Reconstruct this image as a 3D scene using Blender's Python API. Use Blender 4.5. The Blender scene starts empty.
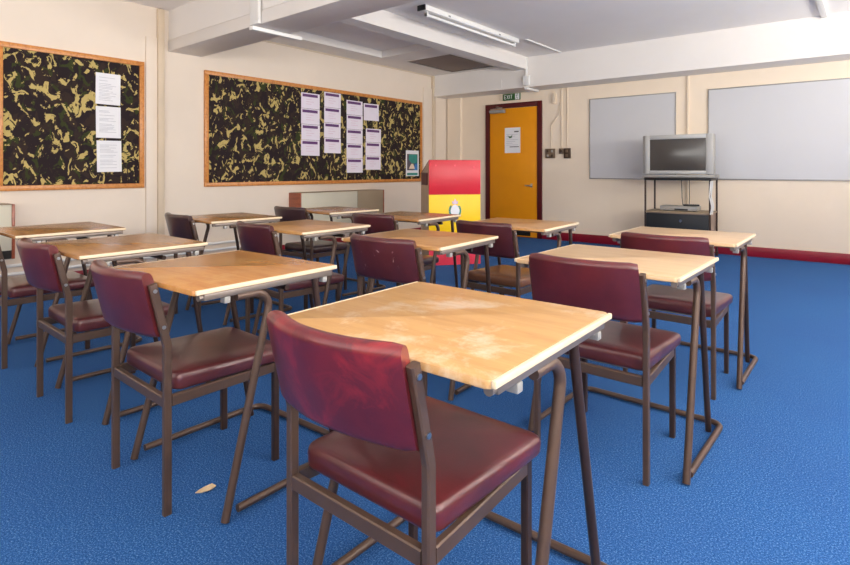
import bpy, bmesh, math, random
from mathutils import Vector, Matrix
random.seed(7)
S = bpy.context.scene
C = S.collection
R = math.radians

# ------------------------------------------------------------------ materials
def srgb(r, g, b):
    f = lambda v: (v/255/12.92) if v/255 <= .04045 else ((v/255+.055)/1.055)**2.4
    return (f(r), f(g), f(b), 1)

class N:
    """small node-tree helper"""
    def __init__(s, name):
        s.m = bpy.data.materials.new(name); s.m.use_nodes = True
        s.t = s.m.node_tree; s.b = s.t.nodes['Principled BSDF']
    def n(s, typ, **kw):
        x = s.t.nodes.new(typ)
        for k, v in kw.items():
            if k in x.inputs: x.inputs[k].default_value = v
            else: setattr(x, k, v)
        return x
    def l(s, a, b): s.t.links.new(a, b)
    def coord(s, scale=(1, 1, 1), kind='Object'):
        tc = s.n('ShaderNodeTexCoord'); mp = s.n('ShaderNodeMapping')
        mp.inputs['Scale'].default_value = scale
        s.l(tc.outputs[kind], mp.inputs['Vector']); return mp.outputs['Vector']
    def noise(s, vec, scale, detail=3, rough=.5, dist=0.):
        x = s.n('ShaderNodeTexNoise'); s.l(vec, x.inputs['Vector'])
        x.inputs['Scale'].default_value = scale; x.inputs['Detail'].default_value = detail
        x.inputs['Roughness'].default_value = rough; x.inputs['Distortion'].default_value = dist
        return x.outputs['Fac']
    def ramp(s, fac, stops, const=False):
        x = s.n('ShaderNodeValToRGB'); e = x.color_ramp.elements
        if const: x.color_ramp.interpolation = 'CONSTANT'
        while len(e) < len(stops): e.new(.5)
        for i, (p, c) in enumerate(stops): e[i].position = p; e[i].color = c
        s.l(fac, x.inputs['Fac']); return x.outputs['Color']
    def mix(s, fac, a, b):
        x = s.n('ShaderNodeMix', data_type='RGBA')
        if hasattr(fac, 'links') or hasattr(fac, 'is_linked'): s.l(fac, x.inputs[0])
        else: x.inputs[0].default_value = fac
        for v, i in ((a, 6), (b, 7)):
            if isinstance(v, tuple): x.inputs[i].default_value = v
            else: s.l(v, x.inputs[i])
        return x.outputs[2]
    def bump(s, h, strength, dist=.01):
        x = s.n('ShaderNodeBump'); x.inputs['Strength'].default_value = strength
        x.inputs['Distance'].default_value = dist
        s.l(h, x.inputs['Height']); s.l(x.outputs['Normal'], s.b.inputs['Normal'])
    def col(s, c):
        if isinstance(c, tuple): s.b.inputs['Base Color'].default_value = c
        else: s.l(c, s.b.inputs['Base Color'])
    def set(s, rough=.5, metal=0., spec=.5, coat=0., coat_r=.1):
        s.b.inputs['Roughness'].default_value = rough; s.b.inputs['Metallic'].default_value = metal
        s.b.inputs['Specular IOR Level'].default_value = spec
        s.b.inputs['Coat Weight'].default_value = coat; s.b.inputs['Coat Roughness'].default_value = coat_r
        return s.m

def paint(name, c, rough=.6, var=.04, scale=3., bump=0.05, metal=0., spec=.4, bscale=60):
    k = N(name); v = k.coord()
    a = k.noise(v, scale, 4, .6)
    d = tuple(max(0, x*(1-var*2)) for x in c[:3])+(1,); h = tuple(min(1, x*(1+var)) for x in c[:3])+(1,)
    k.col(k.ramp(a, [(.3, d), (.7, h)]))
    if bump: k.bump(k.noise(v, bscale, 3), bump, .004)
    return k.set(rough, metal, spec)

def carpet():
    k = N('blue_carpet'); v = k.coord()
    a = k.noise(v, 190, 5, .9); b = k.noise(v, 1.6, 3, .5)
    c1 = k.ramp(a, [(.36, srgb(10, 44, 98)), (.48, srgb(34, 82, 140)), (.56, srgb(58, 107, 166)), (.66, srgb(150, 180, 216))])
    c2 = k.mix(k.ramp(b, [(.35, (0, 0, 0, 1)), (.7, (1, 1, 1, 1))]), c1, k.mix(.16, c1, srgb(40, 60, 120)))
    k.col(c2); k.bump(a, .25, .004)
    return k.set(.95, 0, .1)

def wood(name, base, dark, wear=None, wear_amt=0., rough=.32):
    k = N(name); v = k.coord((1.2, 9, 9)); v2 = k.coord()
    g = k.noise(v, 3.2, 5, .6, .6)
    c = k.ramp(g, [(.25, dark), (.55, base), (.85, tuple(min(1, x*1.07) for x in base[:3])+(1,))])
    f = k.noise(k.coord((6, 60, 6)), 6, 2, .5)
    c = k.mix(k.ramp(f, [(.45, (0, 0, 0, 1)), (.8, (.35, .35, .35, 1))]), c, dark)
    if wear:
        w = k.noise(v2, 4.2, 6, .68, .4)
        gt = k.n('ShaderNodeTexGradient', gradient_type='SPHERICAL')
        tc = k.n('ShaderNodeTexCoord'); mp = k.n('ShaderNodeMapping')
        mp.inputs['Location'].default_value = (0.08, .05, 0); mp.inputs['Scale'].default_value = (2.6, 3.2, 1)
        k.l(tc.outputs['Object'], mp.inputs['Vector']); k.l(mp.outputs['Vector'], gt.inputs['Vector'])
        mu = k.n('ShaderNodeMath', operation='MULTIPLY_ADD'); k.l(gt.outputs['Fac'], mu.inputs[0]); mu.inputs[1].default_value = .22; k.l(w, mu.inputs[2])
        c = k.mix(k.ramp(mu.outputs[0], [(.53, (0, 0, 0, 1)), (.70, (wear_amt,)*3+(1,))]), c, wear)
        s2 = k.noise(k.coord((5, 24, 5)), 3.3, 3, .6, 1.)
        c = k.mix(k.ramp(s2, [(.73, (0, 0, 0, 1)), (.79, (.3, .3, .3, 1))]), c, srgb(110, 74, 44))
    k.col(c); k.bump(k.noise(v2, 14, 3), .04, .01)
    return k.set(rough, 0, .5, .25, .2)

def vinyl(name, base, dark, light=None, lo=.66, hi=.72, amt=.5, scl=9, top=None, rough=.29):
    k = N(name); v = k.coord()
    a = k.noise(v, 7, 4, .6)
    c = k.ramp(a, [(.3, dark), (.7, base)])
    if light:
        w = k.noise(v, scl, 5, .65, .8)
        c = k.mix(k.ramp(w, [(lo, (0, 0, 0, 1)), (hi, (amt,)*3+(1,))]), c, light)
    k.col(c); k.bump(k.noise(v, 180, 3, .6), .08, .002)
    return k.set(rough, 0, .5, .3, .16)

def camo():
    k = N('camouflage_fabric')
    tc = k.n('ShaderNodeTexCoord'); mp = k.n('ShaderNodeMapping'); k.l(tc.outputs['Object'], mp.inputs['Vector'])
    v = mp.outputs['Vector']
    def layer(off, scale, dist, sc=(1, 1.25, .95)):
        m = k.n('ShaderNodeMapping'); m.inputs['Location'].default_value = off; m.inputs['Scale'].default_value = sc
        m.inputs['Rotation'].default_value = (.5, 0, 0)
        k.l(v, m.inputs['Vector']); return k.noise(m.outputs['Vector'], scale, 5, .60, dist)
    blk, brn = srgb(44, 35, 38), srgb(54, 43, 40)
    c = k.ramp(layer((0, 0, 0), 7, .5), [(0, blk), (.53, brn)], True)
    gmask = k.ramp(layer((3, 7, 1), 8.5, .9), [(0, (0, 0, 0, 1)), (.58, (1, 1, 1, 1))], True)
    c = k.mix(gmask, c, srgb(58, 64, 36))
    tmask = k.ramp(layer((9, 2, 5), 9.2, 1.2), [(0, (0, 0, 0, 1)), (.560, (1, 1, 1, 1))], True)
    c = k.mix(tmask, c, srgb(188, 168, 106))
    k.col(c); k.bump(k.noise(v, 250, 2), .15, .002)
    return k.set(.9, 0, .15)

M = {}
M['carpet'] = carpet()
M['wall'] = paint('cream_wall_paint', srgb(233, 219, 203), .75, .02, 1.2, .06)
M['wall_back'] = paint('peach_wall_paint', srgb(245, 228, 206), .7, .02, 1.2, .06)  # same cream paint as the left wall; light difference put into the colour
M['tan'] = paint('tan_post_paint', srgb(214, 196, 172), .6, .03)
M['ceil'] = paint('white_ceiling_paint', srgb(249, 243, 238), .8, .015, 1.0, .05)
M['beam'] = paint('white_gloss_paint', srgb(236, 231, 226), .5, .012, 1.5, .04)
M['white_plastic'] = paint('white_plastic', srgb(238, 237, 234), .35, .01, 3, 0)
M['skirt'] = paint('dark_red_gloss_paint', srgb(132, 14, 38), .35, .05, 4, .05)
M['door'] = paint('orange_door_paint', srgb(236, 152, 4), .42, .03, 1.5, .05)
M['doorframe'] = paint('maroon_frame_paint', srgb(84, 18, 22), .35, .06, 4, .05)
M['steel'] = paint('brushed_steel', srgb(190, 190, 190), .3, .03, 8, 0, 1.)
M['rail'] = paint('grey_steel_channel', srgb(132, 120, 112), .36, .05, 8, 0, .5)
M['chrome'] = paint('chrome', srgb(215, 215, 215), .15, .02, 8, 0, 1.)
M['dark'] = paint('black_plastic', srgb(22, 22, 25), .4, .05, 6, .03)
M['silver'] = paint('silver_plastic', srgb(158, 156, 152), .4, .02, 5, .02, .15)
M['silver2'] = paint('pale_silver_plastic', srgb(186, 185, 182), .42, .02, 5, .02, .1)
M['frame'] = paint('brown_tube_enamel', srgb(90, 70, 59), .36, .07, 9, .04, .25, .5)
M['frame_dk'] = paint('dark_brown_tube_enamel', srgb(68, 50, 42), .36, .10, 9, .04, .3, .5)  # frame brown with shade put into the colour; also on the stand legs
M['pine'] = wood('pine_frame_wood', srgb(208, 138, 66), srgb(172, 100, 40), rough=.45)
M['edge'] = paint('pale_wood_lipping', srgb(226, 206, 174), .4, .04, 14, .02)
M['board'] = paint('whiteboard_enamel', srgb(205, 205, 208), .32, .01, 1.0, 0)
M['alu'] = paint('aluminium_trim', srgb(168, 166, 164), .4, .03, 8, 0, .6)
M['paper'] = paint('white_paper', srgb(236, 236, 240), .85, .01, 6, .02)
M['paper_lilac'] = paint('lilac_white_paper', srgb(234, 226, 238), .85, .012, 6, .02)
M['purple'] = paint('purple_print', srgb(104, 66, 118), .8, .06, 20, 0)
M['print'] = paint('grey_print', srgb(190, 192, 200), .85, .05, 30, 0)
M['print_dk'] = paint('dark_print', srgb(96, 92, 96), .85, .05, 30, 0)
M['pink'] = paint('pink_print', srgb(224, 196, 214), .85, .05, 30, 0)
M['green'] = paint('green_sign_film', srgb(44, 92, 46), .45, .06, 20, 0)
M['teal'] = paint('teal_print', srgb(52, 140, 132), .6, .1, 25, 0)
M['bluep'] = paint('blue_print', srgb(62, 128, 200), .6, .1, 25, 0)
M['mauve'] = paint('dark_mauve_print', srgb(92, 84, 96), .6, .1, 25, 0)
M['cream_print'] = paint('cream_print', srgb(232, 214, 190), .6, .06, 25, 0)
M['red'] = paint('red_gloss_panel', srgb(204, 34, 52), .35, .04, 2.5, .04)
M['yellow'] = paint('yellow_gloss_panel', srgb(250, 206, 4), .4, .03, 2.5, .04)
M['pinkred'] = paint('pink_red_panel', srgb(226, 62, 84), .4, .03, 2.5, .04)
M['lect'] = paint('beige_laminate', srgb(196, 168, 140), .5, .04, 4, .03)
M['heater'] = paint('cream_heater_enamel', srgb(214, 208, 188), .5, .02, 3, .03)
M['taupe'] = paint('taupe_panel', srgb(158, 140, 116), .55, .03, 3, .03)
M['redwood'] = wood('red_brown_wood', srgb(158, 82, 52), srgb(120, 58, 38), rough=.4)
M['hatch'] = paint('taupe_hatch_board', srgb(146, 132, 124), .8, .05, 2, .06)
M['brownsw'] = paint('bronze_switch_plate', srgb(128, 110, 92), .35, .06, 10, 0, .5)
M['darksw'] = paint('dark_bronze_plate', srgb(84, 68, 56), .35, .06, 10, 0, .5)
M['conduit'] = paint('cream_conduit', srgb(228, 212, 190), .5, .02, 6, 0)
M['leaf'] = paint('dry_leaf', srgb(208, 186, 150), .7, .1, 60, .1)
M['glass_dark'] = N('dark_tv_glass'); M['glass_dark'].col(srgb(64, 60, 58)); M['glass_dark'] = M['glass_dark'].set(.14, 0, .5)
k = N('frosted_tube_glass'); k.col(srgb(240, 240, 238)); M['tube'] = k.set(.2, 0, .5)
M['black_vent'] = paint('black_vent_grille', srgb(20, 16, 16), .6, .05, 6, 0)
M['navycab'] = paint('blue_black_laminate', srgb(24, 29, 36), .45, .05, 4, .02)
M['blueside'] = paint('grey_side_panel', srgb(150, 130, 118), .5, .05, 4, .02)

# ------------------------------------------------------------------ mesh builder
class MB:
    def __init__(s): s.b = bmesh.new(); s.mats = []
    def mi(s, m):
        if m is None: return 0
        if m not in s.mats: s.mats.append(m)
        return s.mats.index(m)
    def faces(s, vs, fs, m=None, smooth=False):
        bv = [s.b.verts.new(v) for v in vs]; i = s.mi(m)
        for f in fs:
            try: q = s.b.faces.new([bv[j] for j in f])
            except ValueError: continue
            q.material_index = i; q.smooth = smooth
        return bv
    def box(s, x0, x1, y0, y1, z0, z1, m=None, bev=0., seg=2):
        tmp = bmesh.new()
        vs = [tmp.verts.new((x, y, z)) for x in (x0, x1) for y in (y0, y1) for z in (z0, z1)]
        for f in ((0, 1, 3, 2), (4, 6, 7, 5), (0, 4, 5, 1), (2, 3, 7, 6), (0, 2, 6, 4), (1, 5, 7, 3)):
            tmp.faces.new([vs[j] for j in f])
        if bev: bmesh.ops.bevel(tmp, geom=tmp.edges[:], offset=bev, segments=seg, profile=.5, affect='EDGES')
        s.merge(tmp, m, bool(bev)); return s
    def merge(s, tmp, m=None, smooth=False):
        tmp.verts.index_update()
        s.faces([v.co.copy() for v in tmp.verts], [[v.index for v in f.verts] for f in tmp.faces], m, smooth); tmp.free()
    def sweep(s, pts, prof, m=None, up=Vector((1, 0, 0)), smooth=True, cap=True):
        """sweep closed 2D profile (a along 'side', b along 'up') along pts"""
        pts = [Vector(p) for p in pts]; n = len(pts); rings = []
        for i, p in enumerate(pts):
            if i == 0: t = pts[1]-p
            elif i == n-1: t = p-pts[i-1]
            else: t = (pts[i+1]-p).normalized()+(p-pts[i-1]).normalized()
            t.normalize()
            u = up - t*up.dot(t)
            if u.length < 1e-4: u = Vector((0, 0, 1)) - t*t.z
            u.normalize(); w = t.cross(u)
            k = 1.
            if 0 < i < n-1:
                d = (p-pts[i-1]).normalized(); k = 1/max(.5, abs(t.dot(d)))
            rings.append([p+u*a+w*b*k for a, b in prof])
        L = len(prof); vs = [v for r in rings for v in r]; fs = []
        for i in range(n-1):
            for j in range(L): fs.append((i*L+j, i*L+(j+1) % L, (i+1)*L+(j+1) % L, (i+1)*L+j))
        if cap: fs += [tuple(range(L))[::-1], tuple((n-1)*L+j for j in range(L))]
        s.faces(vs, fs, m, smooth); return s
    def tube(s, pts, r, m=None, seg=12, up=Vector((1, 0, 0))):
        return s.sweep(pts, [(r*math.cos(2*math.pi*i/seg), r*math.sin(2*math.pi*i/seg)) for i in range(seg)], m, up)
    def bar(s, pts, a, b, m=None, up=Vector((1, 0, 0)), c=.003):
        a /= 2; b /= 2
        pr = [(-a+c, -b), (a-c, -b), (a, -b+c), (a, b-c), (a-c, b), (-a+c, b), (-a, b-c), (-a, -b+c)]
        return s.sweep(pts, pr, m, up, smooth=False)
    def cyl(s, p, axis, r, h, m=None, seg=16):
        p = Vector(p); ax = Vector(axis).normalized()
        return s.tube([p, p+ax*h], r, m, seg, Vector((0, 0, 1)) if abs(ax.z) < .9 else Vector((1, 0, 0)))
    def rings(s, rs, m=None, smooth=True):
        L = len(rs[0]); vs = [v for r in rs for v in r]; fs = []
        for i in range(len(rs)-1):
            for j in range(L): fs.append((i*L+j, i*L+(j+1) % L, (i+1)*L+(j+1) % L, (i+1)*L+j))
        fs += [tuple(range(L))[::-1], tuple((len(rs)-1)*L+j for j in range(L))]
        s.faces(vs, fs, m, smooth); return s
    def build(s, name, mat, parent=None, loc=None, rz=None, sharp=35):
        me = bpy.data.meshes.new(name)
        bmesh.ops.recalc_face_normals(s.b, faces=s.b.faces[:])
        s.b.to_mesh(me); s.b.free()
        mats = s.mats if s.mats else [mat]
        for q in (mats if s.mats else [mat]): me.materials.append(q)
        if any(p.use_smooth for p in me.polygons):
            try: me.set_sharp_from_angle(angle=R(sharp))
            except Exception: pass
        o = bpy.data.objects.new(name, me); C.objects.link(o)
        if parent: o.parent = parent
        if loc is not None: o.location = loc
        if rz is not None: o.rotation_euler = (0, 0, rz)
        return o

def fillet(pts, r, n=6):
    pts = [Vector(p) for p in pts]; out = [pts[0]]
    for i in range(1, len(pts)-1):
        a, p, b = pts[i-1], pts[i], pts[i+1]
        d1 = (a-p).normalized(); d2 = (b-p).normalized()
        ang = d1.angle(d2); t = min(r/math.tan(ang/2), .48*(a-p).length, .48*(b-p).length)
        rr = t*math.tan(ang/2); bis = (d1+d2).normalized(); cen = p+bis*(rr/math.sin(ang/2))
        s0 = p+d1*t-cen; s1 = p+d2*t-cen
        tot = s0.angle(s1); ax = s0.cross(s1).normalized()
        for j in range(n+1): out.append(cen+Matrix.Rotation(tot*j/n, 3, ax) @ s0)
    out.append(pts[-1]); return out

def tag(o, label=None, cat=None, group=None, kind=None):
    if label: o['label'] = label
    if cat: o['category'] = cat
    if group: o['group'] = group
    if kind: o['kind'] = kind
    return o
def empty(name, loc, rz=0., **kw):
    o = bpy.data.objects.new(name, None); C.objects.link(o); o.location = loc; o.rotation_euler = (0, 0, rz)
    o.empty_display_size = .1
    return tag(o, **kw)
def structure(o, label=None, cat=None): return tag(o, label, cat, kind='structure')

# ------------------------------------------------------------------ room
XL, YB, AB = -5.665, 7.64, .0287
PHI = math.atan(AB); XR, YF = 2.3, -2.4; ZC = 2.71
wins = [(-1.9, .3), (.7, 3.1), (3.5, 6.4)]; wz0, wz1 = .95, 2.35
def BW(u, d=0., z=0.):
    e = Vector((math.cos(PHI), math.sin(PHI), 0)); n = Vector((math.sin(PHI), -math.cos(PHI), 0))
    return Vector((0, YB, z))+e*u+n*d

b = MB(); b.box(XL-.1, XR+.1, YF-.1, YB+.2, -.1, 0); structure(b.build('floor', M['carpet']), 'mottled bright blue carpet floor of the classroom', 'carpet')
b = MB(); b.box(XL-.1, XR+.1, YF-.1, YB+.2, ZC, ZC+.1); structure(b.build('ceiling', M['ceil']), 'flat white painted ceiling', 'ceiling')
b = MB(); b.box(XL-.12, XL, YF-.1, YB+.2, 0, ZC); structure(b.build('wall_left', M['wall']), 'cream wall with the two camouflage pinboards', 'wall')
b = MB(); b.box(-6., 3., 0, .12, 0, ZC); structure(b.build('wall_back', M['wall_back'], None, (0, YB, 0), PHI), 'peach cream wall with the door and whiteboards', 'wall')
b = MB(); b.box(XL-.1, XR+.1, YF-.12, YF, 0, wz0); b.box(XL-.1, XR+.1, YF-.12, YF, wz1, ZC); b.box(XL-.1, -3.85, YF-.12, YF, wz0, wz1); b.box(.65, XR+.1, YF-.12, YF, wz0, wz1); structure(b.build('wall_front', M['wall']), 'cream wall behind the camera', 'wall')
# (defined above) right wall with three window openings (daylight side of the room)
b = MB()
b.box(XR, XR+.15, YF, YB+.2, 0, wz0); b.box(XR, XR+.15, YF, YB+.2, wz1, ZC)
edges = [YF]+[v for w in wins for v in w]+[YB+.2]
for i in range(0, len(edges), 2): b.box(XR, XR+.15, edges[i], edges[i+1], wz0, wz1)
structure(b.build('wall_right', M['wall']), 'cream wall with tall windows', 'wall')
b = MB(); f = .05
b.box(-3.85, .65, YF-.1, YF-.05, wz0, wz0+f); b.box(-3.85, .65, YF-.1, YF-.05, wz1-f, wz1)
for x in (-3.85, -2.35, -.85, .65-f): b.box(x, x+f, YF-.1, YF-.05, wz0+f, wz1-f)
structure(b.build('window_4', M['beam']), 'white framed window in the wall behind the camera', 'window')  # added window out of view, put in for front fill
for i, (y0, y1) in enumerate(wins):
    b = MB(); f = .05
    b.box(XR+.05, XR+.11, y0, y1, wz0, wz0+f); b.box(XR+.05, XR+.11, y0, y1, wz1-f, wz1)
    for y in (y0, (y0+y1)/2-f/2, y1-f): b.box(XR+.05, XR+.11, y, y+f, wz0+f, wz1-f)
    structure(b.build('window_%d' % (i+1), M['beam']), 'white framed window in the right wall', 'window')
b = MB(); b.box(-5.66, 3., -.018, 0, 0, .12, None, .004); structure(b.build('baseboard_back', M['skirt'], None, (0, YB, 0), PHI), 'dark red skirting along the back wall', 'skirting')
b = MB(); b.box(XL, XL+.018, YF, 7.45, 0, .12, None, .004); structure(b.build('baseboard_left', M['skirt']), 'dark red skirting along the left wall', 'skirting')
# wall casings and posts of the two steel frames
def casing(n, y0, y1, y2, z1, lab):
    b = MB(); b.box(XL, XL+.02, y0, y1, .12, z1, M['wall'], .003); b.box(XL, XL+.045, y1, y2, .12, 2.70, M['tan'], .004)
    structure(b.build('trim_%d' % n, M['wall']), lab, 'casing')
casing(1, 2.425, 2.535, 2.60, 2.40, 'cream and tan post casing between the two pinboards')
casing(2, 6.80, 7.02, 7.09, 2.40, 'cream and tan post casing in the far corner')
b = MB(); b.box(-5.64, -5.37, -.05, 0, 0, 2.3); structure(b.build('trim_3', M['wall_back'], None, (0, YB, 0), PHI), 'shallow pier in the far left corner', 'casing')
# beams
b = MB(); b.box(XL, XR, 2.66, 3.01, 2.405, ZC, None); b.box(XL, XR, 2.652, 3.02, 2.285, 2.400, None, .003)
structure(b.build('ceiling_beam', M['beam']), 'white boxed beam crossing the room overhead in front', 'beam')
b = MB(); b.box(-5.66, 3., -.42, 0, 2.27, ZC); b.box(-5.66, -4.36, -.428, -.42, 2.27, 2.42)
structure(b.build('ceiling_beam', M['beam'], None, (0, YB, 0), PHI), 'white boxed beam along the top of the back wall', 'beam')
b = MB(); b.box(-4.12, -3.92, 3.02, 7.12, 2.53, ZC); structure(b.build('ceiling_beam', M['beam']), 'white beam running back beside the ceiling light', 'beam')
# dropped soffit with hatch opening
sz = 2.615; hx0, hx1, hy0, hy1 = -5.20, -4.40, 5.86, 6.98
b = MB()
b.box(XL, -5.28, 3.02, 5.45, sz, ZC); b.box(XL, hx0, 5.45, 7.3, sz, ZC); b.box(hx1, -4.12, 5.45, 7.2, sz, ZC)
b.box(hx0, hx1, 5.45, hy0, sz, ZC); b.box(hx0, hx1, hy1, 7.2, sz, ZC)
structure(b.build('trim_4', M['beam']), 'white dropped soffit along the left wall with an open hatch', 'soffit')
b = MB(); b.box(hx0-.012, hx0, hy0, hy1, sz-.004, sz+.01); b.box(hx1, hx1+.012, hy0, hy1, sz-.004, sz+.01)
b.box(hx0-.012, hx1+.012, hy0-.012, hy0, sz-.004, sz+.01); b.box(hx0-.012, hx1+.012, hy1, hy1+.03, sz-.012, sz+.01)
structure(b.build('trim_5', M['beam']), 'white lipping around the ceiling hatch', 'trim')
t = empty('ceiling_hatch', (-4.8, 6.42, sz), label='open taupe ceiling hatch in the soffit near the far corner', cat='hatch')
b = MB(); b.faces([(-.397, -.557, .004), (.397, -.557, .004), (.397, .1, .022), (-.397, .1, .010), (-.397, .557, .004), (.397, .557, .012)]+[(x, y, .03) for x, y in ((-.397, -.557), (.397, -.557), (.397, .1), (-.397, .1), (-.397, .557), (.397, .557))],
                  [(0, 1, 2, 3), (3, 2, 5, 4), (6, 9, 8, 7), (9, 10, 11, 8), (0, 6, 7, 1), (1, 7, 8, 2), (2, 8, 11, 5), (5, 11, 10, 4), (4, 10, 9, 3), (3, 9, 6, 0)])
b.build('hatch_panel', M['hatch'], t)
b = MB(); b.box(.355, .396, -.55, .55, .0, .006, None, .001); b.build('hatch_rail', M['darksw'], t)  # dark strips drawn for the dark edges of the hatch
b = MB(); b.box(-.396, .35, -.555, -.53, .0, .004, None, .001); b.build('hatch_rail', M['darksw'], t)
b = MB(); b.box(XL, XL+.012, 3.02, 7.1, sz-.018, sz); structure(b.build('trim_6', M['tan']), 'thin tan bead where the soffit meets the left wall', 'trim')  # tan strip stands in for the dark shadow line under the soffit

# ------------------------------------------------------------------ trunking and light
t = empty('cable_trunking', (-4.0, 2.65, 2.285), label='white cable trunking wrapped round the front overhead beam', cat='trunking', group='white cable trunking')
b = MB(); b.box(-.11, .02, -.028, -.002, .0, .42, None, .004); b.box(.0, .04, -.04, -.028, .03, .42, None, .003); b.build('riser_box', M['white_plastic'], t)
b = MB(); b.box(-.13, -.075, -.02, .50, -.035, -.002, None, .004); b.build('underside_run', M['white_plastic'], t)
p = BW(-3.93, .43, 2.27)
t = empty('cable_trunking', p, PHI, label='white cable trunking box on the far beam above the door', cat='trunking', group='white cable trunking')
b = MB(); b.box(-.05, .055, -.05, -.0, .02, .16, None, .006); b.build('junction_box', M['white_plastic'], t)
b = MB(); b.box(-.02, .01, -.03, -.0, .16, .43, None, .003); b.build('riser', M['white_plastic'], t)
b = MB(); b.box(-.04, .01, -.02, .36, -.035, -.002, None, .004); b.build('underside_run', M['white_plastic'], t)
b = MB(); b.box(-3.40, -3.37, 6.12, 7.1, ZC-.015, ZC, None, .002); tag(b.build('ceiling_conduit', M['white_plastic']), 'thin white conduit on the ceiling beyond the batten light', 'conduit')
b = MB(); b.box(-.43, -.37, 3.05, 7.2, ZC-.03, ZC, None, .004); tag(b.build('ceiling_conduit', M['white_plastic']), 'white conduit on the ceiling at the top right corner', 'conduit')
t = empty('batten_light', (-3.50, 5.12, ZC), label='long white fluorescent batten light on the ceiling', cat='ceiling light')
b = MB(); b.box(-.05, .05, -.93, .93, -.055, 0, None, .006); b.build('housing', M['white_plastic'], t)
b = MB(); b.box(-.05, .05, -.945, -.93, -.055, -.002, None, .002); q = b.build('end_cap', M['dark'], t); q['label'] = 'black end cap'
b = MB(); b.tube([(.01, -.88, -.088), (.01, .88, -.088)], .016, None, 12); b.build('fluorescent_tube', M['tube'], t)
for y in (-.88, .86):
    b = MB(); b.box(-.01, .03, y, y+.02, -.11, -.055, None, .004); b.build('lamp_holder', M['white_plastic'], t)
for y in (-.55, .45):
    b = MB(); b.box(.05, .056, y, y+.03, -.045, -.03); b.build('clip', M['alu'], t)

# ------------------------------------------------------------------ pinboards and papers on the left wall
M['camo'] = camo()
def pinboard(y0, y1, z0, z1, lab):
    t = empty('pinboard', (XL, (y0+y1)/2, (z0+z1)/2), label=lab, cat='pinboard', group='camouflage covered pinboards')
    w, h, f = (y1-y0)/2, (z1-z0)/2, .045
    b = MB(); b.box(0, .03, -w, w, -h, -h+f, None, .003); b.box(0, .03, -w, w, h-f, h, None, .003)
    b.box(0, .03, -w, -w+f, -h+f, h-f, None, .003); b.box(0, .03, w-f, w, -h+f, h-f, None, .003)
    b.build('wooden_frame', M['pine'], t)
    b = MB(); b.box(.002, .014, -w+f, w-f, -h+f, h-f); b.build('fabric_panel', M['camo'], t)
pinboard(1.213, 2.405, .872, 2.133, 'smaller camouflage fabric pinboard at the left edge, three white papers on it')
pinboard(3.045, 6.760, .865, 2.147, 'long camouflage fabric pinboard with columns of purple headed notices')
PX = XL+.015
def sheet(name, y0, y1, z0, z1, mat, lab, cat, group, tilt=0.):
    o = empty(name, (PX, (y0+y1)/2, (z0+z1)/2), label=lab, cat=cat, group=group); o.rotation_euler = (tilt, 0, 0)
    w, h = (y1-y0)/2, (z1-z0)/2
    b = MB(); b.box(0, .0015, -w, w, -h, h); b.build('paper', mat, o); return o, w, h
for i, (y0, y1, z0, z1, l) in enumerate([(1.966, 2.184, 1.676, 1.973, 'topmost of three white papers pinned on the smaller camouflage board'),
        (1.968, 2.187, 1.357, 1.656, 'middle of three white papers pinned on the smaller camouflage board'),
        (1.976, 2.194, 1.032, 1.331, 'lowest of three white papers pinned on the smaller camouflage board')]):
    o, w, h = sheet('notice_paper', y0, y1, z0, z1, M['paper'], l, 'paper', 'white papers on the smaller pinboard', R([-.6, .5, 1][i]))
    b = MB(); rr = random.Random(i)
    z = h-.04
    while z > -h+.04:
        L = rr.uniform(.45, .95)
        b.box(.0015, .0019, -w*.75, -w*.75+1.5*w*L, z-.004, z)
        z -= rr.choice((.012, .012, .016, .03))
    b.build('printed_text', M['print'], o)
cols = [('first', 4.351, 4.652, 1.233, 2.048, 4), ('second', 4.729, 5.02, 1.274, 2.097, 4), ('third', 5.13, 5.437, 1.008, 2.027, 5),
        ('fourth', 5.497, 5.807, 1.05, 1.652, 3)]
ords = ['topmost', 'second', 'third', 'fourth', 'fifth']
for cn, y0, y1, z0, z1, n in cols:
    hgt = (z1-z0)/n
    for j in range(n):
        a1 = z1-j*hgt; a0 = a1-hgt+.004; dy = random.uniform(-.004, .004)
        if cn == 'fourth': lab = '%s of the three joined purple headed sheets below the single sheet' % ords[j]
        else: lab = '%s sheet down in the %s column of purple headed notices from the left' % (ords[j], cn)
        o, w, h = sheet('notice_sheet', y0+dy, y1+dy, a0, a1, M['paper_lilac'], lab, 'notice', 'purple headed notices on the long pinboard')
        b = MB(); b.box(.0015, .002, -w*.86, w*.78, h-.05, h-.014); b.build('heading_band', M['purple'], o)
        b = MB()
        for q in range(3): b.box(.0015, .0018, -w*.5, w*(.1+.25*((q+j) % 2)), h-.085-.03*q, h-.079-.03*q)
        b.build('printed_text', M['pink'], o)
o, w, h = sheet('notice_sheet', 5.457, 5.764, 1.77, 2.015, M['paper_lilac'], 'single purple headed sheet on its own at the top of the right notices', 'notice', 'purple headed notices on the long pinboard', R(1))
b = MB(); b.box(.0015, .002, -w*.86, w*.78, h-.055, h-.017); b.build('heading_band', M['purple'], o)
o, w, h = sheet('poster', 6.37, 6.68, .955, 1.36, M['paper'], 'small teal and blue poster with white border at the right end of the board', 'poster', None)
b = MB(); b.box(.0015, .002, -w*.82, w*.82, -h*.55, h*.72); b.build('picture_ground', M['mauve'], o)
b = MB(); b.faces([(.0022, -.02, .0), (.0022, .12, -.02), (.0022, .12, .14), (.0022, -.08, .14), (.0022, -.09, .06)], [(0, 1, 2, 3, 4)]); b.build('teal_shape', M['teal'], o)
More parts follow.
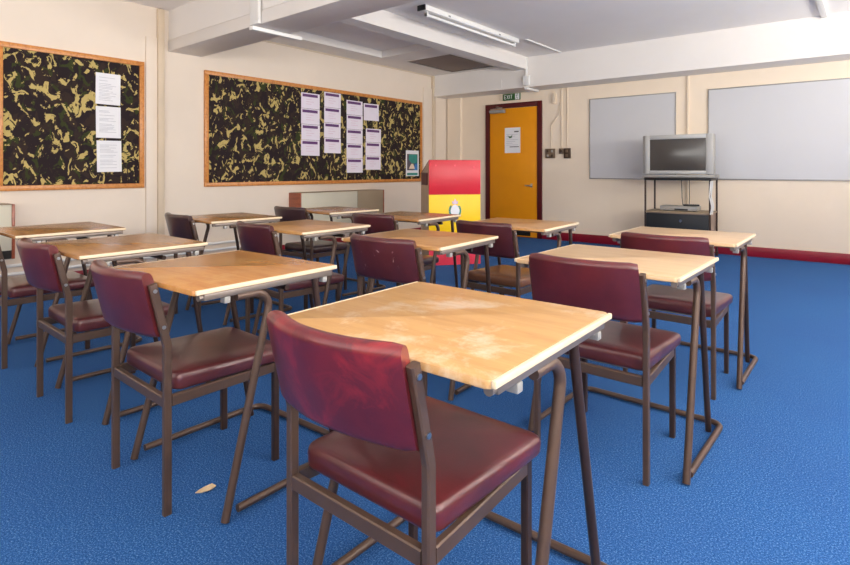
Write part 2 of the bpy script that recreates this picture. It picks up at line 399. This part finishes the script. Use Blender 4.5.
b = MB(); b.faces([(.0022, .03, -.11), (.0022, .125, -.11), (.0022, .125, .0), (.0022, .06, .01)], [(0, 1, 2, 3)]); b.build('blue_shape', M['bluep'], o)
b = MB(); b.faces([(.0025, -.09, -.09), (.0025, .06, -.09), (.0025, .02, -.01), (.0025, -.03, -.01)], [(0, 1, 2, 3)]); b.build('cream_shape', M['cream_print'], o)
b = MB(); b.box(.0015, .002, -w*.82, w*.82, -h*.93, -h*.76); b.build('footer_band', M['teal'], o)

# ------------------------------------------------------------------ heaters on the left wall
def heater(y0, y1, z0, z1, d, ytaupe, lab):
    t = empty('wall_heater', (XL, (y0+y1)/2, z0), label=lab, cat='heater', group='low wall heaters'); w = (y1-y0)/2; h = z1-z0
    b = MB(); b.box(.0, d-.01, -w+.02, w-.02, .07, h, None, .004); b.build('casing', M['heater'], t)
    for s in (-1, 1):
        b = MB(); b.box(0, d, s*w-(.02 if s > 0 else 0), s*w+(.02 if s < 0 else 0), 0, h+.004, None, .003); b.build('wooden_end', M['redwood'], t)
    b = MB(); b.box(.0, d-.02, -w+.02, w-.02, 0, .07); b.build('vent_slot', M['black_vent'], t)
    b = MB(); b.box(0, d, -w+.02, w-.02, h, h+.006, None, .002); b.build('top_trim', M['taupe'], t)
    if ytaupe is not None:
        b = MB(); b.box(d-.01, d-.004, ytaupe-(y0+y1)/2, w-.02, .07, h, None, .002); b.build('side_panel', M['taupe'], t)
heater(4.17, 5.66, .26, .762, .23, 5.14, 'long low heater below the long pinboard, red brown wooden end')
heater(-.6, 1.295, .32, .765, .22, None, 'pale wall heater at the left edge below the smaller pinboard')
b = MB(); b.tube([(XL+.05, -2.0, .24), (XL+.05, 4.0, .24)], .014, None, 10); b.tube([(XL+.05, -2.0, .17), (XL+.05, 4.0, .17)], .014, None, 10)
for y in (-1, .4, 1.6, 2.8, 3.8): b.box(XL+.001, XL+.05, y, y+.015, .165, .245)
tag(b.build('heating_pipe', M['white_plastic']), 'pair of white heating pipes running low along the left wall', 'pipe')

# ------------------------------------------------------------------ back wall: door, sign, switches, boards
door = empty('door_1', BW(-4.39, 0, 0), PHI, label='orange door in a maroon frame on the back wall', cat='door', kind='structure')
dw, dh = .423, 2.035
b = MB(); f = .075
b.box(-dw-f, -dw, -.035, .0, 0, dh+f, None, .004); b.box(dw, dw+f, -.035, .0, 0, dh+f, None, .004); b.box(-dw, dw, -.035, 0, dh, dh+f, None, .004)
b.build('door_frame', M['doorframe'], door)
b = MB(); b.box(-dw+.004, dw-.004, -.02, 0, .01, dh-.004, None, .002); b.build('door_leaf', M['door'], door)
b = MB(); b.box(.03, .305, -.026, -.02, .028, .118, None, .001)
for i in range(5): b.box(.035, .30, -.029, -.026, .036+i*.016, .043+i*.016)
b.build('vent_grille', M['black_vent'], door)
b = MB(); b.box(.305, .34, -.024, -.02, .78, .84, None, .002); b.cyl((.322, -.024, .81), (0, -1, 0), .011, .045, None, 12); b.tube([(.325, -.066, .81), (.235, -.066, .81)], .0105, None, 10, Vector((0, 0, 1)))
b.build('lever_handle', M['steel'], door)
b = MB(); b.box(-.40, -.13, -.075, -.02, dh-.075, dh-.02, None, .006); b.build('closer_body', M['silver'], door)
b = MB(); b.bar([(-.36, -.09, dh-.012), (-.14, -.12, dh-.008)], .02, .008); b.bar([(-.14, -.12, dh-.002), (-.30, -.03, dh+.03)], .02, .008); b.build('closer_arm', M['steel'], door)
o = empty('door_notice', BW(-4.396, .021, 1.52), PHI, label='white printed notice fixed on the orange door', cat='notice')
b = MB(); b.box(-.138, .138, -.002, 0, -.20, .20); b.build('paper', M['paper'], o)
for x0, x1, z0, z1 in ((.03, .11, .125, .145), (-.05, .115, -.11, -.098)):
    b = MB(); b.box(x0, x1, -.0026, -.002, z0, z1); b.build('dark_text', M['print_dk'], o)
b = MB()
for i in range(7): b.box(-.11, .10-.05*(i % 3), -.0026, -.002, .09-.028*i, .096-.028*i)
b.build('faint_text', M['print'], o)
b = MB(); b.faces([(-.05, -.0026, .03), (-.09, -.0026, .075), (-.03, -.0026, .06), (.0, -.0026, .09), (-.01, -.0026, .045)], [(0, 1, 2, 3, 4)]); b.build('green_mark', M['green'], o)

o = empty('exit_sign', BW(-4.42, 0, 2.205), PHI, label='small green emergency exit sign above the orange door', cat='sign')
b = MB(); b.box(-.145, .155, -.03, 0, -.05, .055, None, .003); b.build('sign_case', M['green'], o)
b = MB(); b.box(.075, .15, -.0315, -.03, -.044, .049); b.build('white_panel', M['paper'], o)
b = MB()  # running figure on the white panel
for pts in ([(.108, .03), (.104, -.005)], [(.104, -.005), (.122, -.02), (.118, -.038)], [(.104, -.005), (.094, -.022), (.084, -.036)], [(.108, .022), (.125, .012)], [(.108, .022), (.09, .008)]):
    b.bar([(x, -.033, z) for x, z in pts], .008, .003, None, Vector((0, 1, 0)), .0005)
b.cyl((.113, -.0315, .038), (0, -1, 0), .008, .002)
b.build('running_figure', M['green'], o)
b = MB()
def letter(x, segs):
    for (ax, az, bx, bz) in segs: b.bar([(x+ax*.03, -.0312, -.026+az*.058), (x+bx*.03, -.0312, -.026+bz*.058)], .0015, .008, None, Vector((0, 1, 0)), .0003)
letter(-.115, [(0, 0, 0, 1), (0, 1, .9, 1), (0, .5, .7, .5), (0, 0, .9, 0)])
letter(-.072, [(0, 0, 1, 1), (0, 1, 1, 0)])
letter(-.022, [(0, 0, 0, 1)])
letter(-.006, [(.5, 0, .5, 1), (0, 1, 1, 1)])
b.build('lettering', M['paper'], o)
b = MB(); b.box(-4.63, -4.575, -.025, 0, 2.16, 2.25, None, .003); tag(b.build('junction_box', M['conduit'], None, (0, YB, 0), PHI), 'small cream junction box left of the exit sign', 'junction box')

def wall_item(name, u0, u1, z0, z1, d, mat, lab, cat, group=None):
    o = empty(name, BW((u0+u1)/2, 0, (z0+z1)/2), PHI, label=lab, cat=cat, group=group)
    w, h = (u1-u0)/2, (z1-z0)/2
    b = MB(); b.box(-w, w, -d, 0, -h, h, None, .003); b.build('plate', mat, o); return o, w, h, d
o, w, h, d = wall_item('light_switch', -3.834, -3.682, 1.228, 1.372, .03, M['brownsw'], 'bronze four gang light switch nearest the door frame', 'switch', 'switches beside the door')
for sx in (-1, 1):
    for sz in (-1, 1):
        b = MB(); b.box(sx*.035-.014, sx*.035+.014, -d-.008, -d, sz*.034-.018, sz*.034+.018, None, .002); b.build('rocker', M['silver'] if sx*sz > 0 else M['darksw'], o)
o, w, h, d = wall_item('call_point', -3.612, -3.545, 1.29, 1.372, .035, M['brownsw'], 'small round topped bronze outlet between the two switch plates', 'outlet')
b = MB(); b.cyl((0, -d, 0), (0, -1, 0), .024, .012); b.build('socket_ring', M['darksw'], o)
o, w, h, d = wall_item('light_switch', -3.536, -3.438, 1.222, 1.372, .035, M['darksw'], 'dark bronze switch plate furthest from the door', 'switch', 'switches beside the door')
for sz in (-.035, .035):
    b = MB(); b.box(-.02, .02, -d-.008, -d, sz-.02, sz+.02, None, .002); b.build('rocker', M['brownsw'], o)
def conduit(pts, lab, r=.009):
    b = MB(); b.tube(fillet([(u, -.012, z) for u, z in pts], .03, 4), r, None, 8, Vector((0, 1, 0)))
    tag(b.build('wall_conduit', M['conduit'], None, (0, YB, 0), PHI), lab, 'conduit', 'cream conduits above the switches')
conduit([(-3.745, 1.372), (-3.745, 1.73), (-3.605, 1.90), (-3.605, 2.06)], 'cream wall conduit with a slanting bend, above the four gang switch')
conduit([(-3.578, 1.372), (-3.578, 2.27)], 'straight cream conduit rising from the small bronze outlet')
conduit([(-3.488, 1.372), (-3.488, 2.27)], 'straight cream conduit rising from the dark bronze switch plate')
b = MB(); b.box(-3.72, -3.67, -.035, 0, 2.05, 2.21, None, .004); tag(b.build('junction_box', M['conduit'], None, (0, YB, 0), PHI), 'tall cream junction box under the beam right of the door', 'junction box')
b = MB(); b.box(-1.862, -1.838, -.02, 0, .12, 2.27, None, .002); tag(b.build('cover_strip', M['conduit'], None, (0, YB, 0), PHI), 'vertical cream cover strip on the wall between the two whiteboards', 'strip')

def whiteboard(u0, u1, z0, z1, lab):
    o = empty('whiteboard', BW((u0+u1)/2, 0, (z0+z1)/2), PHI, label=lab, cat='whiteboard', group='whiteboards on the back wall')
    w, h, f = (u1-u0)/2, (z1-z0)/2, .014
    b = MB(); b.box(-w+f, w-f, -.016, 0, -h+f, h-f); b.build('writing_surface', M['board'], o)
    b = MB(); b.box(-w, w, -.02, 0, -h, -h+f, None, .002); b.box(-w, w, -.02, 0, h-f, h, None, .002); b.box(-w, -w+f, -.02, 0, -h+f, h-f, None, .002); b.box(w-f, w, -.02, 0, -h+f, h-f, None, .002)
    b.build('metal_frame', M['alu'], o)
    return o
whiteboard(-3.152, -1.99, .922, 2.072, 'smaller blank whiteboard between the door switches and the television')
whiteboard(-1.612, 1.2, .928, 2.072, 'wide blank whiteboard at the right, reaching out of the picture')

# ------------------------------------------------------------------ television, stand, player
D = .60
SU0, SU1 = -2.21, -1.485
st = empty('television_stand', BW((SU0+SU1)/2, D-.21, 0), PHI, label='metal framed television stand with black cupboard against the back wall', cat='stand')
w = (SU1-SU0)/2; yf, yr = -.21, .21
for x in (-w, w):
    for y in (yf, yr):
        b = MB(); b.bar([(x, y, .05), (x, y, .95)], .02, .02); b.cyl((x, y, .0), (0, 0, 1), .018, .05, M['dark'], 10)
        b.mats = [M['frame_dk'], M['dark']]; b.build('leg', M['frame_dk'], st)
b = MB(); b.box(-w-.012, w+.012, yf-.012, yr+.012, .925, .958, None, .004); b.build('top_shelf', M['dark'], st)
b = MB(); b.box(-w+.012, w-.012, yf+.005, yr, .20, .53, None, .004); b.build('cupboard_body', M['blueside'], st)
b = MB(); b.box(-w+.012, w-.012, yf-.012, yf+.005, .21, .52, None, .003); dr = b.build('cupboard_door', M['navycab'], st)
b = MB(); b.cyl((.05, yf-.012, .44), (0, -1, 0), .017, .022); b.build('knob', M['chrome'], dr)
b = MB(); b.box(-w-.005, w+.005, yf-.01, yr+.01, .53, .546, None, .003); b.build('middle_shelf', M['taupe'], st)

tv = empty('television', BW(-1.845, D-.02, .958), PHI, label='silver widescreen tube television on the metal stand', cat='television')
tw = .405; 
b = MB(); b.box(-tw, tw, -.02, .30, 0, .036, None, .008); b.build('base_foot', M['silver'], tv)
b = MB(); z0, z1 = .044, .52
b.box(-tw+.0, tw-.0, 0, .07, z0, z1, None, .012)
zz = [(.07, tw-.04, z0+.01, z1-.02), (.18, tw-.05, z0+.02, z1-.035), (.32, tw-.16, z0+.05, z1-.08), (.40, tw-.22, z0+.07, z1-.12)]
b.rings([[(-a, y, p), (a, y, p), (a, y, q), (-a, y, q)] for y, a, p, q in zz], None, False)
b.build('cabinet_shell', M['silver'], tv)
b = MB(); xi0, xi1, zi0, zi1 = -.315, .315, .085, .468
xo0, xo1 = -tw+.035, tw-.012
b.box(xo0, xi0, -.016, .0, z0, z1, None, .005); b.box(xi1, xo1, -.016, 0, z0, z1, None, .005)
b.box(xi0, xi1, -.016, 0, z0, zi0, None, .004); b.box(xi0, xi1, -.016, 0, zi1, z1, None, .004)
b.build('bezel', M['silver2'], tv)
b = MB(); n = 8
vs = [(xi0+(xi1-xi0)*i/n, -.003-.008*(1-(2*i/n-1)**2)*(1-(2*j/n-1)**2), zi0+(zi1-zi0)*j/n) for j in range(n+1) for i in range(n+1)]
b.faces(vs, [(j*(n+1)+i, j*(n+1)+i+1, (j+1)*(n+1)+i+1, (j+1)*(n+1)+i) for j in range(n) for i in range(n)], None, True)
b.build('screen', M['glass_dark'], tv)
b = MB(); b.box(-.02, .03, -.0175, -.016, .058, .066); b.build('badge', M['alu'], tv)
for x0, zb in ((.12, 0), (.18, 0), (.15, 0)):
    pass
b = MB(); b.tube(fillet([(-1.87, -.25, .922), (-1.87, -.22, .70), (-1.85, -.25, .56)], .05, 4), .004, None, 8, Vector((0, 1, 0))); tag(b.build('cable', M['dark'], None, (0, YB, 0), PHI), 'thin dark cable hanging at the left behind the video player', 'cable', 'cables behind the television stand')
b = MB(); b.tube(fillet([(-1.79, -.2, .922), (-1.79, -.19, .70), (-1.785, -.24, .56)], .05, 4), .004, None, 8, Vector((0, 1, 0))); tag(b.build('cable', M['dark'], None, (0, YB, 0), PHI), 'thin dark cable hanging at the right behind the video player', 'cable', 'cables behind the television stand')
for a, l in (((-1.47, -.63), 'white cable hanging down the right front leg of the television stand'), ((-1.464, -.57), 'white cable looping outside the right side of the television stand')):
    b = MB(); u = a[0]; y = a[1]; b.tube(fillet([(u, y, .92), (u-.012, y-.01, .74), (u+.012, y, .62), (u-.005, y, .53)], .08, 5), .007, None, 8, Vector((0, 1, 0)))
    tag(b.build('cable', M['white_plastic'], None, (0, YB, 0), PHI), l, 'cable', 'cables behind the television stand')

vp = empty('video_player', BW(-1.85, D-.2, .548), PHI, label='flat silver video player on the shelf under the television', cat='video player')
b = MB(); b.box(-.21, .21, -.12, .12, .006, .06, None, .005); b.build('case', M['silver'], vp)
b = MB(); b.box(-.04, .11, -.124, -.12, .012, .03, None, .001); b.build('disc_slot', M['dark'], vp)
for x in (-.17, .17): 
    b = MB(); b.cyl((x, -.08, 0), (0, 0, 1), .015, .006); b.build('foot', M['dark'], vp)
rc = empty('remote_control', BW(-1.73, D-.22, .608), PHI+.3, label='black remote control lying on top of the video player', cat='remote control')
b = MB(); b.box(-.09, .09, -.022, .022, 0, .02, None, .006); b.build('case', M['dark'], rc)
b = MB()
for i in range(6):
    for j in (-1, 1): b.box(-.07+i*.022, -.058+i*.022, j*.009-.004, j*.009+.004, .02, .0225)
b.build('button_pad', M['silver'], rc)

# ------------------------------------------------------------------ red and yellow lectern
p0, p1 = Vector((-3.801, 4.637, 0)), Vector((-3.368, 5.078, 0))
le = empty('lectern', (p0+p1)/2, math.atan2((p1-p0).y, (p1-p0).x)+R(7), label='tall lectern with red, yellow and pink-red front panels before the orange door', cat='lectern')
w = (p1-p0).length/2-.016; H1, H0 = 1.15, 1.0; dp = .40
sk = -.02
for s in (-1, 1):
    b = MB(); x0, x1 = (s*w, s*(w-.018))
    pr = [(.0, 0), (dp, 0), (dp, H0), (.0, H1-.004)]
    b.faces([(x, y, z) for x in (x0, x1) for y, z in pr], [(0, 1, 2, 3), (7, 6, 5, 4), (0, 4, 5, 1), (1, 5, 6, 2), (2, 6, 7, 3), (3, 7, 4, 0)])
    b.build('side_panel', M['lect'], le)
b = MB(); b.faces([(-w, .0, H1-.004), (w, 0, H1-.004), (w, dp, H0), (-w, dp, H0), (-w, 0, H1+.012), (w, 0, H1+.012), (w, dp, H0+.016), (-w, dp, H0+.016)],
                  [(0, 3, 2, 1), (4, 5, 6, 7), (0, 1, 5, 4), (1, 2, 6, 5), (2, 3, 7, 6), (3, 0, 4, 7)]); b.build('sloping_top', M['doorframe'], le)
b = MB(); b.box(-w+.018, w-.018, .05, dp, .60, .618); b.build('shelf', M['lect'], le)
for z0, z1, m, nm in ((.78, H1+.01, 'red', 'red_panel'), (.27, .778, 'yellow', 'yellow_panel'), (.0, .268, 'pinkred', 'pink_red_panel')):
    b = MB(); b.box(-w-.004, w+.004, -.016, 0, z0, z1, None, .002); b.build(nm, M[m], le)
for x, z in ((-.22, 1.10), (.0, 1.10), (.22, 1.08)):
    b = MB(); b.cyl((x, -.016, z), (0, -1, 0), .011, .004); b.build('screw', M['pinkred'], le)
b = MB(); b.box(-w-.012, -w, .06, .33, .88, 1.02); b.build('hand_hold', M['doorframe'], le)  # dark block drawn for the dark opening in the side
# emblem: pale shield inside a green wreath topped by a small pale crown shape
b = MB(); rr = [(.052*math.cos(a)*(1 if math.sin(a) < .2 else .92), -.0185, .60+.066*math.sin(a)) for a in [2*math.pi*i/24 for i in range(24)]]
b.faces(rr+[(x, -.016, z) for x, y, z in rr], [tuple(range(24))]+[(i, (i+1) % 24, 24+(i+1) % 24, 24+i) for i in range(24)]); b.build('emblem_shield', M['paper'], le)
b = MB()
for i in range(14):
    a = R(-90+ (i-6.5)*19.5); cx, cz = .062*math.cos(a), .60+.072*math.sin(a)
    t_ = a+math.pi/2+.5
    b.faces([(cx+q*.022*math.cos(t_)+r_*.011*math.cos(t_+1.57), -.0195, cz+q*.022*math.sin(t_)+r_*.011*math.sin(t_+1.57)) for q, r_ in ((-1, 0), (0, -1), (1, 0), (0, 1))], [(0, 1, 2, 3)])
b.build('emblem_wreath', M['teal'], le)
b = MB(); b.faces([(x, -.0195, z) for x, z in ((-.03, .672), (.03, .672), (.036, .71), (.018, .70), (.0, .735), (-.018, .70), (-.036, .71))], [(0, 1, 2, 3, 4, 5, 6)]); b.build('emblem_crown', M['pink'], le)

# ------------------------------------------------------------------ desks
def outline(hw0, hw1, y0, y1, r, k=4):
    """rounded quadrilateral, half widths hw0 at y0 and hw1 at y1, counter-clockwise"""
    out = []
    for (cx, cy, a0) in ((hw0-r, y0+r, -90), (hw1-r, y1-r, 0), (-hw1+r, y1-r, 90), (-hw0+r, y0+r, 180)):
        for i in range(k+1):
            a = R(a0+90*i/k); out.append((cx+r*math.cos(a), cy+r*math.sin(a)))
    return out
DW, DD, TZ = .604, .545, .708
def make_desk(x, y, rz, top_mat, lab, rear=.46, ab=.275, af=.10):
    """x, y: the right rear corner of the top (seen from the seat)"""
    c, s = math.cos(rz), math.sin(rz)
    lx, ly = DW/2, DD
    t = empty('school_desk', (x-(lx*c-ly*s), y-(lx*s+ly*c), 0), rz, label=lab, cat='desk', group='school desks in rows')
    b = MB(); e = .006
    hw = DW/2-.009
    b.rings([[(p[0], p[1], z) for p in outline(hw-i, hw-i, i, DD-i, .012)] for z, i in ((TZ-.017, .002), (TZ-.015, 0), (TZ-.004, 0), (TZ-.001, .0015), (TZ, .004))])
    b.build('tabletop', top_mat, t)
    for sx in (-1, 1):
        b = MB(); xo = sx*DW/2; xi = sx*(DW/2-.010)
        b.box(min(xo, xi), max(xo, xi), .004, DD-.004, TZ-.014, TZ-.0005, None, .0025); q = b.build('edge_strip', M['edge'], t)
        b = MB(); xr = xr = sx*.276
        b.box(xr-.012, xr+.012, .035, DD-.015, TZ-.037, TZ-.017, None, .003); b.tube([(xr, .022, TZ-.027), (xr, .04, TZ-.027)], .010, M['dark'], 10)
        b.mats = [M['rail'], M['dark']]
        b.build('side_rail', M['rail'], t)
        for yy in (.10, DD-.06):
            b = MB(); b.box(xr-.011, xr+.013, yy, yy+.020, TZ-.056, TZ-.037, None, .002)
            b.build('mounting_block', M['silver'], t)
        xa = sx*.278; r = .0125
        b = MB(); b.tube(fillet([(xa, ab-.13, TZ-.045), (xa+sx*.002, ab, TZ-.045), (xa+sx*.012, af, .004)], .07, 10), r, None, 12); b.build('leg', M['frame'], t)
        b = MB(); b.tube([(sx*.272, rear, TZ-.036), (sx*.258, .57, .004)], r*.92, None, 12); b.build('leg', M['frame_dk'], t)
    xa = .294
    b = MB(); b.tube(fillet([(-xa, .14, .026), (-xa, .640, .016), (xa, .640, .016), (xa, .14, .026)], .05, 6), .0115, None, 12, Vector((0, 0, 1))); b.build('floor_bar', M['frame'], t)
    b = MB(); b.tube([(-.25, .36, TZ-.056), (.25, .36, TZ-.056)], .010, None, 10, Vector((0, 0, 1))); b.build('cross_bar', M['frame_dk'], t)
    return t
def W(n, base, dark, wear=None, amt=0., r=.30): return wood(n, srgb(*base), srgb(*dark), srgb(*wear) if wear else None, amt, r)
W_pale = W('pale_birch_top', (190, 147, 92), (172, 127, 74), (214, 198, 174), .9, .42)
W_pale2 = W('pale_birch_top_clean', (210, 176, 134), (194, 156, 110), None, 0, .32)
W_or = W('orange_birch_top', (184, 128, 66), (164, 106, 50), (206, 162, 102), .5, .26)
W_mid = W('honey_birch_top', (186, 136, 78), (162, 110, 58), (206, 166, 116), .5, .28)
W_brn = W('brown_birch_top', (164, 116, 66), (140, 92, 50), None, 0, .26)
desks = [
 (-.481, 1.290, R(1.2), W_pale, 'large pale scuffed desk nearest the camera, in the centre foreground'),
 (-.466, 2.380, R(-.3), W_pale2, 'pale wooden desk directly behind the nearest desk, in the right hand row'),
 (-.485, 3.386, R(.5), W_pale2, 'pale wooden desk at the far right in front of the television stand'),
 (-1.489, 1.310, R(2), W_or, 'glossy orange toned desk left of the nearest desk, second from the right in front row'),
 (-1.501, 2.422, R(4), W_mid, 'worn honey coloured desk just beyond the nearest desk, in front of the lectern'),
 (-1.484, 3.386, R(3.5), W_mid, 'honey coloured desk in front of the orange door'),
 (-2.424, 1.328, R(-.2), W_brn, 'brown glossy desk in the front row, between the orange toned desk and the left edge'),
 (-2.422, 2.403, R(2), W_mid, 'honey brown desk behind the orange toned desk, chair back partly covering its left end'),
 (-2.440, 3.392, R(4), W_brn, 'brown desk at the back whose corner reaches over the lectern emblem'),
 (-3.417, 1.357, R(-.5), W_brn, 'brown desk at the far left edge, below the smaller pinboard'),
 (-3.341, 2.407, R(-3), W_brn, 'brown desk beside the left wall below the left half of the long pinboard'),
 (-3.320, 3.397, R(-2), W_brn, 'brown desk in front of the long low wall heater'),
]
front_y = []
for d in desks:
    make_desk(*d, **(dict(rear=.38, ab=.31, af=.115) if d[0] > -1 else {}))
    front_y.append(d[1]-DD*math.cos(d[2])-max(0, DW*math.sin(d[2])*.85))

# ------------------------------------------------------------------ chairs
V_seat = vinyl('maroon_vinyl_seat', srgb(92, 44, 46), srgb(72, 34, 38))
V_seatred = vinyl('red_maroon_vinyl_seat', srgb(98, 38, 42), srgb(76, 34, 36), srgb(132, 26, 44), .60, .78, .5, 5)
V_back = vinyl('maroon_vinyl_back', srgb(98, 34, 38), srgb(74, 26, 31))
V_worn = vinyl('scuffed_maroon_vinyl', srgb(106, 28, 36), srgb(76, 24, 34), srgb(168, 44, 48), .52, .72, .6, 8)
V_fleck = vinyl('flecked_maroon_vinyl', srgb(88, 36, 40), srgb(70, 30, 34), srgb(196, 168, 160), .645, .675, .7, 15)
V_mid = vinyl('deep_maroon_vinyl', srgb(80, 32, 37), srgb(60, 25, 29))
V_dark = vinyl('dark_brown_vinyl', srgb(66, 40, 38), srgb(50, 32, 32))
V_brn = vinyl('brown_vinyl_seat', srgb(128, 84, 54), srgb(96, 60, 42))
def make_chair(x, y, rz, bmat, smat, lab):
    t = empty('stacking_chair', (x, y, 0), rz, label=lab, cat='chair', group='maroon vinyl chairs behind the desks')
    hx = .192
    # backrest: thick curved pad, leaning back, uprights let into its ends
    b = MB(); ns = 17; rings = []
    hz, ht, rc = .104, .0245, .022
    prof = []
    for (cy, cz, a0) in ((ht-rc, -hz+rc, -90), (ht-rc, hz-rc, 0), (-ht+rc, hz-rc, 90), (-ht+rc, -hz+rc, 180)):
        for i in range(5):
            a = R(a0+22.5*i); prof.append((cy+rc*math.cos(a), cz+rc*math.sin(a)))
    for i in range(ns):
        s = -1+2*i/(ns-1); s = math.copysign(abs(s)**.9, s)
        ang = s*.42; xx = s*.190
        bow = -.047*(1-s*s)
        k = 1. if 0 < i < ns-1 else .86
        ring = []
        for (ty, tz) in prof:
            z = .642+tz*(1 if k == 1 else .96)
            lean = -.228*(z-.515)
            n_ = Vector((-math.sin(ang), math.cos(ang)))
            ring.append((xx+n_.x*ty*k, lean+bow+n_.y*ty*k-.005, z-.012*(1-s*s)*(0 if tz > 0 else -1)*.6))
        rings.append(ring)
    b.rings(rings); b.build('backrest', bmat, t, sharp=60)
    # seat cushion
    b = MB(); f0, f1, y0, y1 = .196, .205, .026, .443
    L = []
    for z, ins in ((.362, .008), (.365, .003), (.372, 0), (.400, -.001), (.4115, .002), (.418, .008), (.421, .018), (.425, .06), (.427, .13)):
        L.append([(p[0], p[1], z-.014*max(0, (z-.36)/.06)*p[1]/.43) for p in outline(f0-ins, f1-ins, y0+ins, y1-ins, max(.012, .028-ins*.1), 5)])
    b.rings(L); b.build('seat', smat, t, sharp=60)
    for sx in (-1, 1):
        xo = sx*.201
        b = MB(); b.bar([(xo, 0, .0), (xo, 0, .515), (xo, -.044, .708)], .019, .024); lg = b.build('leg', M['frame'], t)
        for z, yy in ((.688, -.0395), (.575, -.0137)):
            b = MB(); b.cyl((xo+sx*.010, yy, z), (sx, 0, 0), .006, .003, None, 10); b.build('bolt', M['steel'], lg)
        xf = sx*.180
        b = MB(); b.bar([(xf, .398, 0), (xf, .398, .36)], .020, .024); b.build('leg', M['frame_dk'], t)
        b = MB(); b.bar([(xo, .012, .344), (xf, .388, .338)], .034, .018, None, Vector((0, 0, 1))); b.build('side_rail', M['frame'], t)
    b = MB(); b.bar([(-hx+.002, 0, .341), (hx-.002, 0, .341)], .034, .020, None, Vector((0, 0, 1))); b.build('rear_rail', M['frame'], t)
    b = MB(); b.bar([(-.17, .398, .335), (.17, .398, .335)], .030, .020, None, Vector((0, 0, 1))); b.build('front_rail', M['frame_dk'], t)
    b = MB(); b.box(-.12, .12, .06, .39, .350, .362); b.build('seat_base', M['taupe'], t)
    return t
chairs = [
 (-.824, .765, 0, V_worn, V_seatred, 'nearest maroon chair, big scuffed back, in the centre foreground'),
 (-.785, 1.872, R(.5), V_back, V_seat, 'maroon chair tucked behind the nearest desk, under the right middle desk'),
 (-.765, 2.76, 0, V_back, V_seat, 'maroon chair at the far right in front of the television, behind a pale desk'),
 (-1.861, .780, R(-1), V_back, V_seat, 'maroon chair with curved back in front of the orange toned desk, left foreground'),
 (-1.735, 1.850, R(1), V_fleck, V_dark, 'dark maroon chair with white flecks and scratches on its back'),
 (-1.775, 2.755, R(-2), V_mid, V_brn, 'maroon chair with brown seat in front of the lectern and orange door'),
 (-2.78, .800, R(-1), V_back, V_seat, 'maroon chair left of the orange desk, in front of the brown glossy desk'),
 (-2.755, 1.850, R(-6), V_mid, V_seat, 'dark maroon chair behind the orange toned desk'),
 (-2.690, 2.745, 0, V_mid, V_dark, 'dark maroon chair under the brown desk left of the lectern'),
 (-3.745, .800, R(-1), V_back, V_seat, 'chair cut off by the left edge of the picture'),
 (-3.73, 1.98, R(-5), V_dark, V_dark, 'dark brown chair close to the left wall beside the post between the pinboards'),
 (-3.735, 2.820, R(2), V_dark, V_dark, 'dark chair in front of the wall heater below the long pinboard'),
]
for c_, fy in zip(chairs, front_y):   # every backrest stays just in front of its desk top
    make_chair(c_[0], min(c_[1], fy+.034-.19*abs(math.sin(c_[2]))), *c_[2:])

# small dry leaf on the carpet
lf = MB(); lf.faces([(-.032, -.006, .002), (-.012, -.014, .006), (.014, -.012, .012), (.03, .004, .014), (.016, .014, .016), (-.006, .010, .010), (-.022, .004, .005),
                     (-.032, -.006, .0), (-.012, -.014, .003), (.014, -.012, .008), (.03, .004, .010), (.016, .014, .012), (-.006, .010, .006), (-.022, .004, .002)],
                    [(0, 1, 2, 3, 4, 5, 6), (13, 12, 11, 10, 9, 8, 7)]+[(i, (i+1) % 7, 7+(i+1) % 7, 7+i) for i in range(7)])
tag(lf.build('dry_leaf', M['leaf'], None, (-1.682, .912, 0), R(50)), 'tiny pale dry leaf lying on the blue carpet', 'leaf')

# ------------------------------------------------------------------ light
def area(name, loc, rot, sx, sy, power, col=(1, 1, 1)):
    l = bpy.data.lights.new(name, 'AREA'); l.shape = 'RECTANGLE'; l.size = sx; l.size_y = sy; l.energy = power; l.color = col
    o = bpy.data.objects.new(name, l); C.objects.link(o); o.location = loc; o.rotation_euler = rot; return o
for i, (y0, y1) in enumerate(wins):   # sky light, and an added upward fill that lifts the ceiling
    area('window_daylight', (XR+.14, (y0+y1)/2, (wz0+wz1)/2), (0, R(90), 0), wz1-wz0-.1, y1-y0-.1, (85, 80, 44)[i]*(y1-y0), (1, .985, .97))
    area('ground_bounce', (XR+.14, (y0+y1)/2, (wz0+wz1)/2), (0, R(90+66), 0), .9, y1-y0-.1, (200, 260, 240)[i]*(y1-y0), (1, .96, .90))  # added fill aimed upward to brighten the ceiling
area('window_daylight', (-1.6, YF-.14, 1.65), (R(90), 0, 0), 4.4, 1.3, 70, (1, .985, .97))  # front fill through the added window behind the camera
area('ground_bounce', (-1.6, YF-.14, 1.65), (R(90+66), 0, 0), 4.4, .9, 430, (1, .96, .90))  # added upward fill from behind the camera
w = bpy.data.worlds.new('sky'); S.world = w; w.use_nodes = True
w.node_tree.nodes['Background'].inputs['Color'].default_value = (.85, .92, 1, 1)
w.node_tree.nodes['Background'].inputs['Strength'].default_value = 1.0

# ------------------------------------------------------------------ camera
cam = bpy.data.cameras.new('camera'); co = bpy.data.objects.new('camera', cam); C.objects.link(co)
FPX, Y0 = 542.5, 170.0
cam.sensor_fit = 'HORIZONTAL'; cam.sensor_width = 36; cam.lens = FPX*36/850
cam.shift_y = -(282.5-Y0)/850
co.location = (0, 0, 1.05); co.rotation_euler = (R(90), 0, R(39.55))
cam.clip_start = .02
S.camera = co
S.view_settings.view_transform = 'Standard'; S.view_settings.look = 'None'
S.view_settings.gamma = 1; S.view_settings.use_curve_mapping = False
S.view_settings.exposure = -1.68
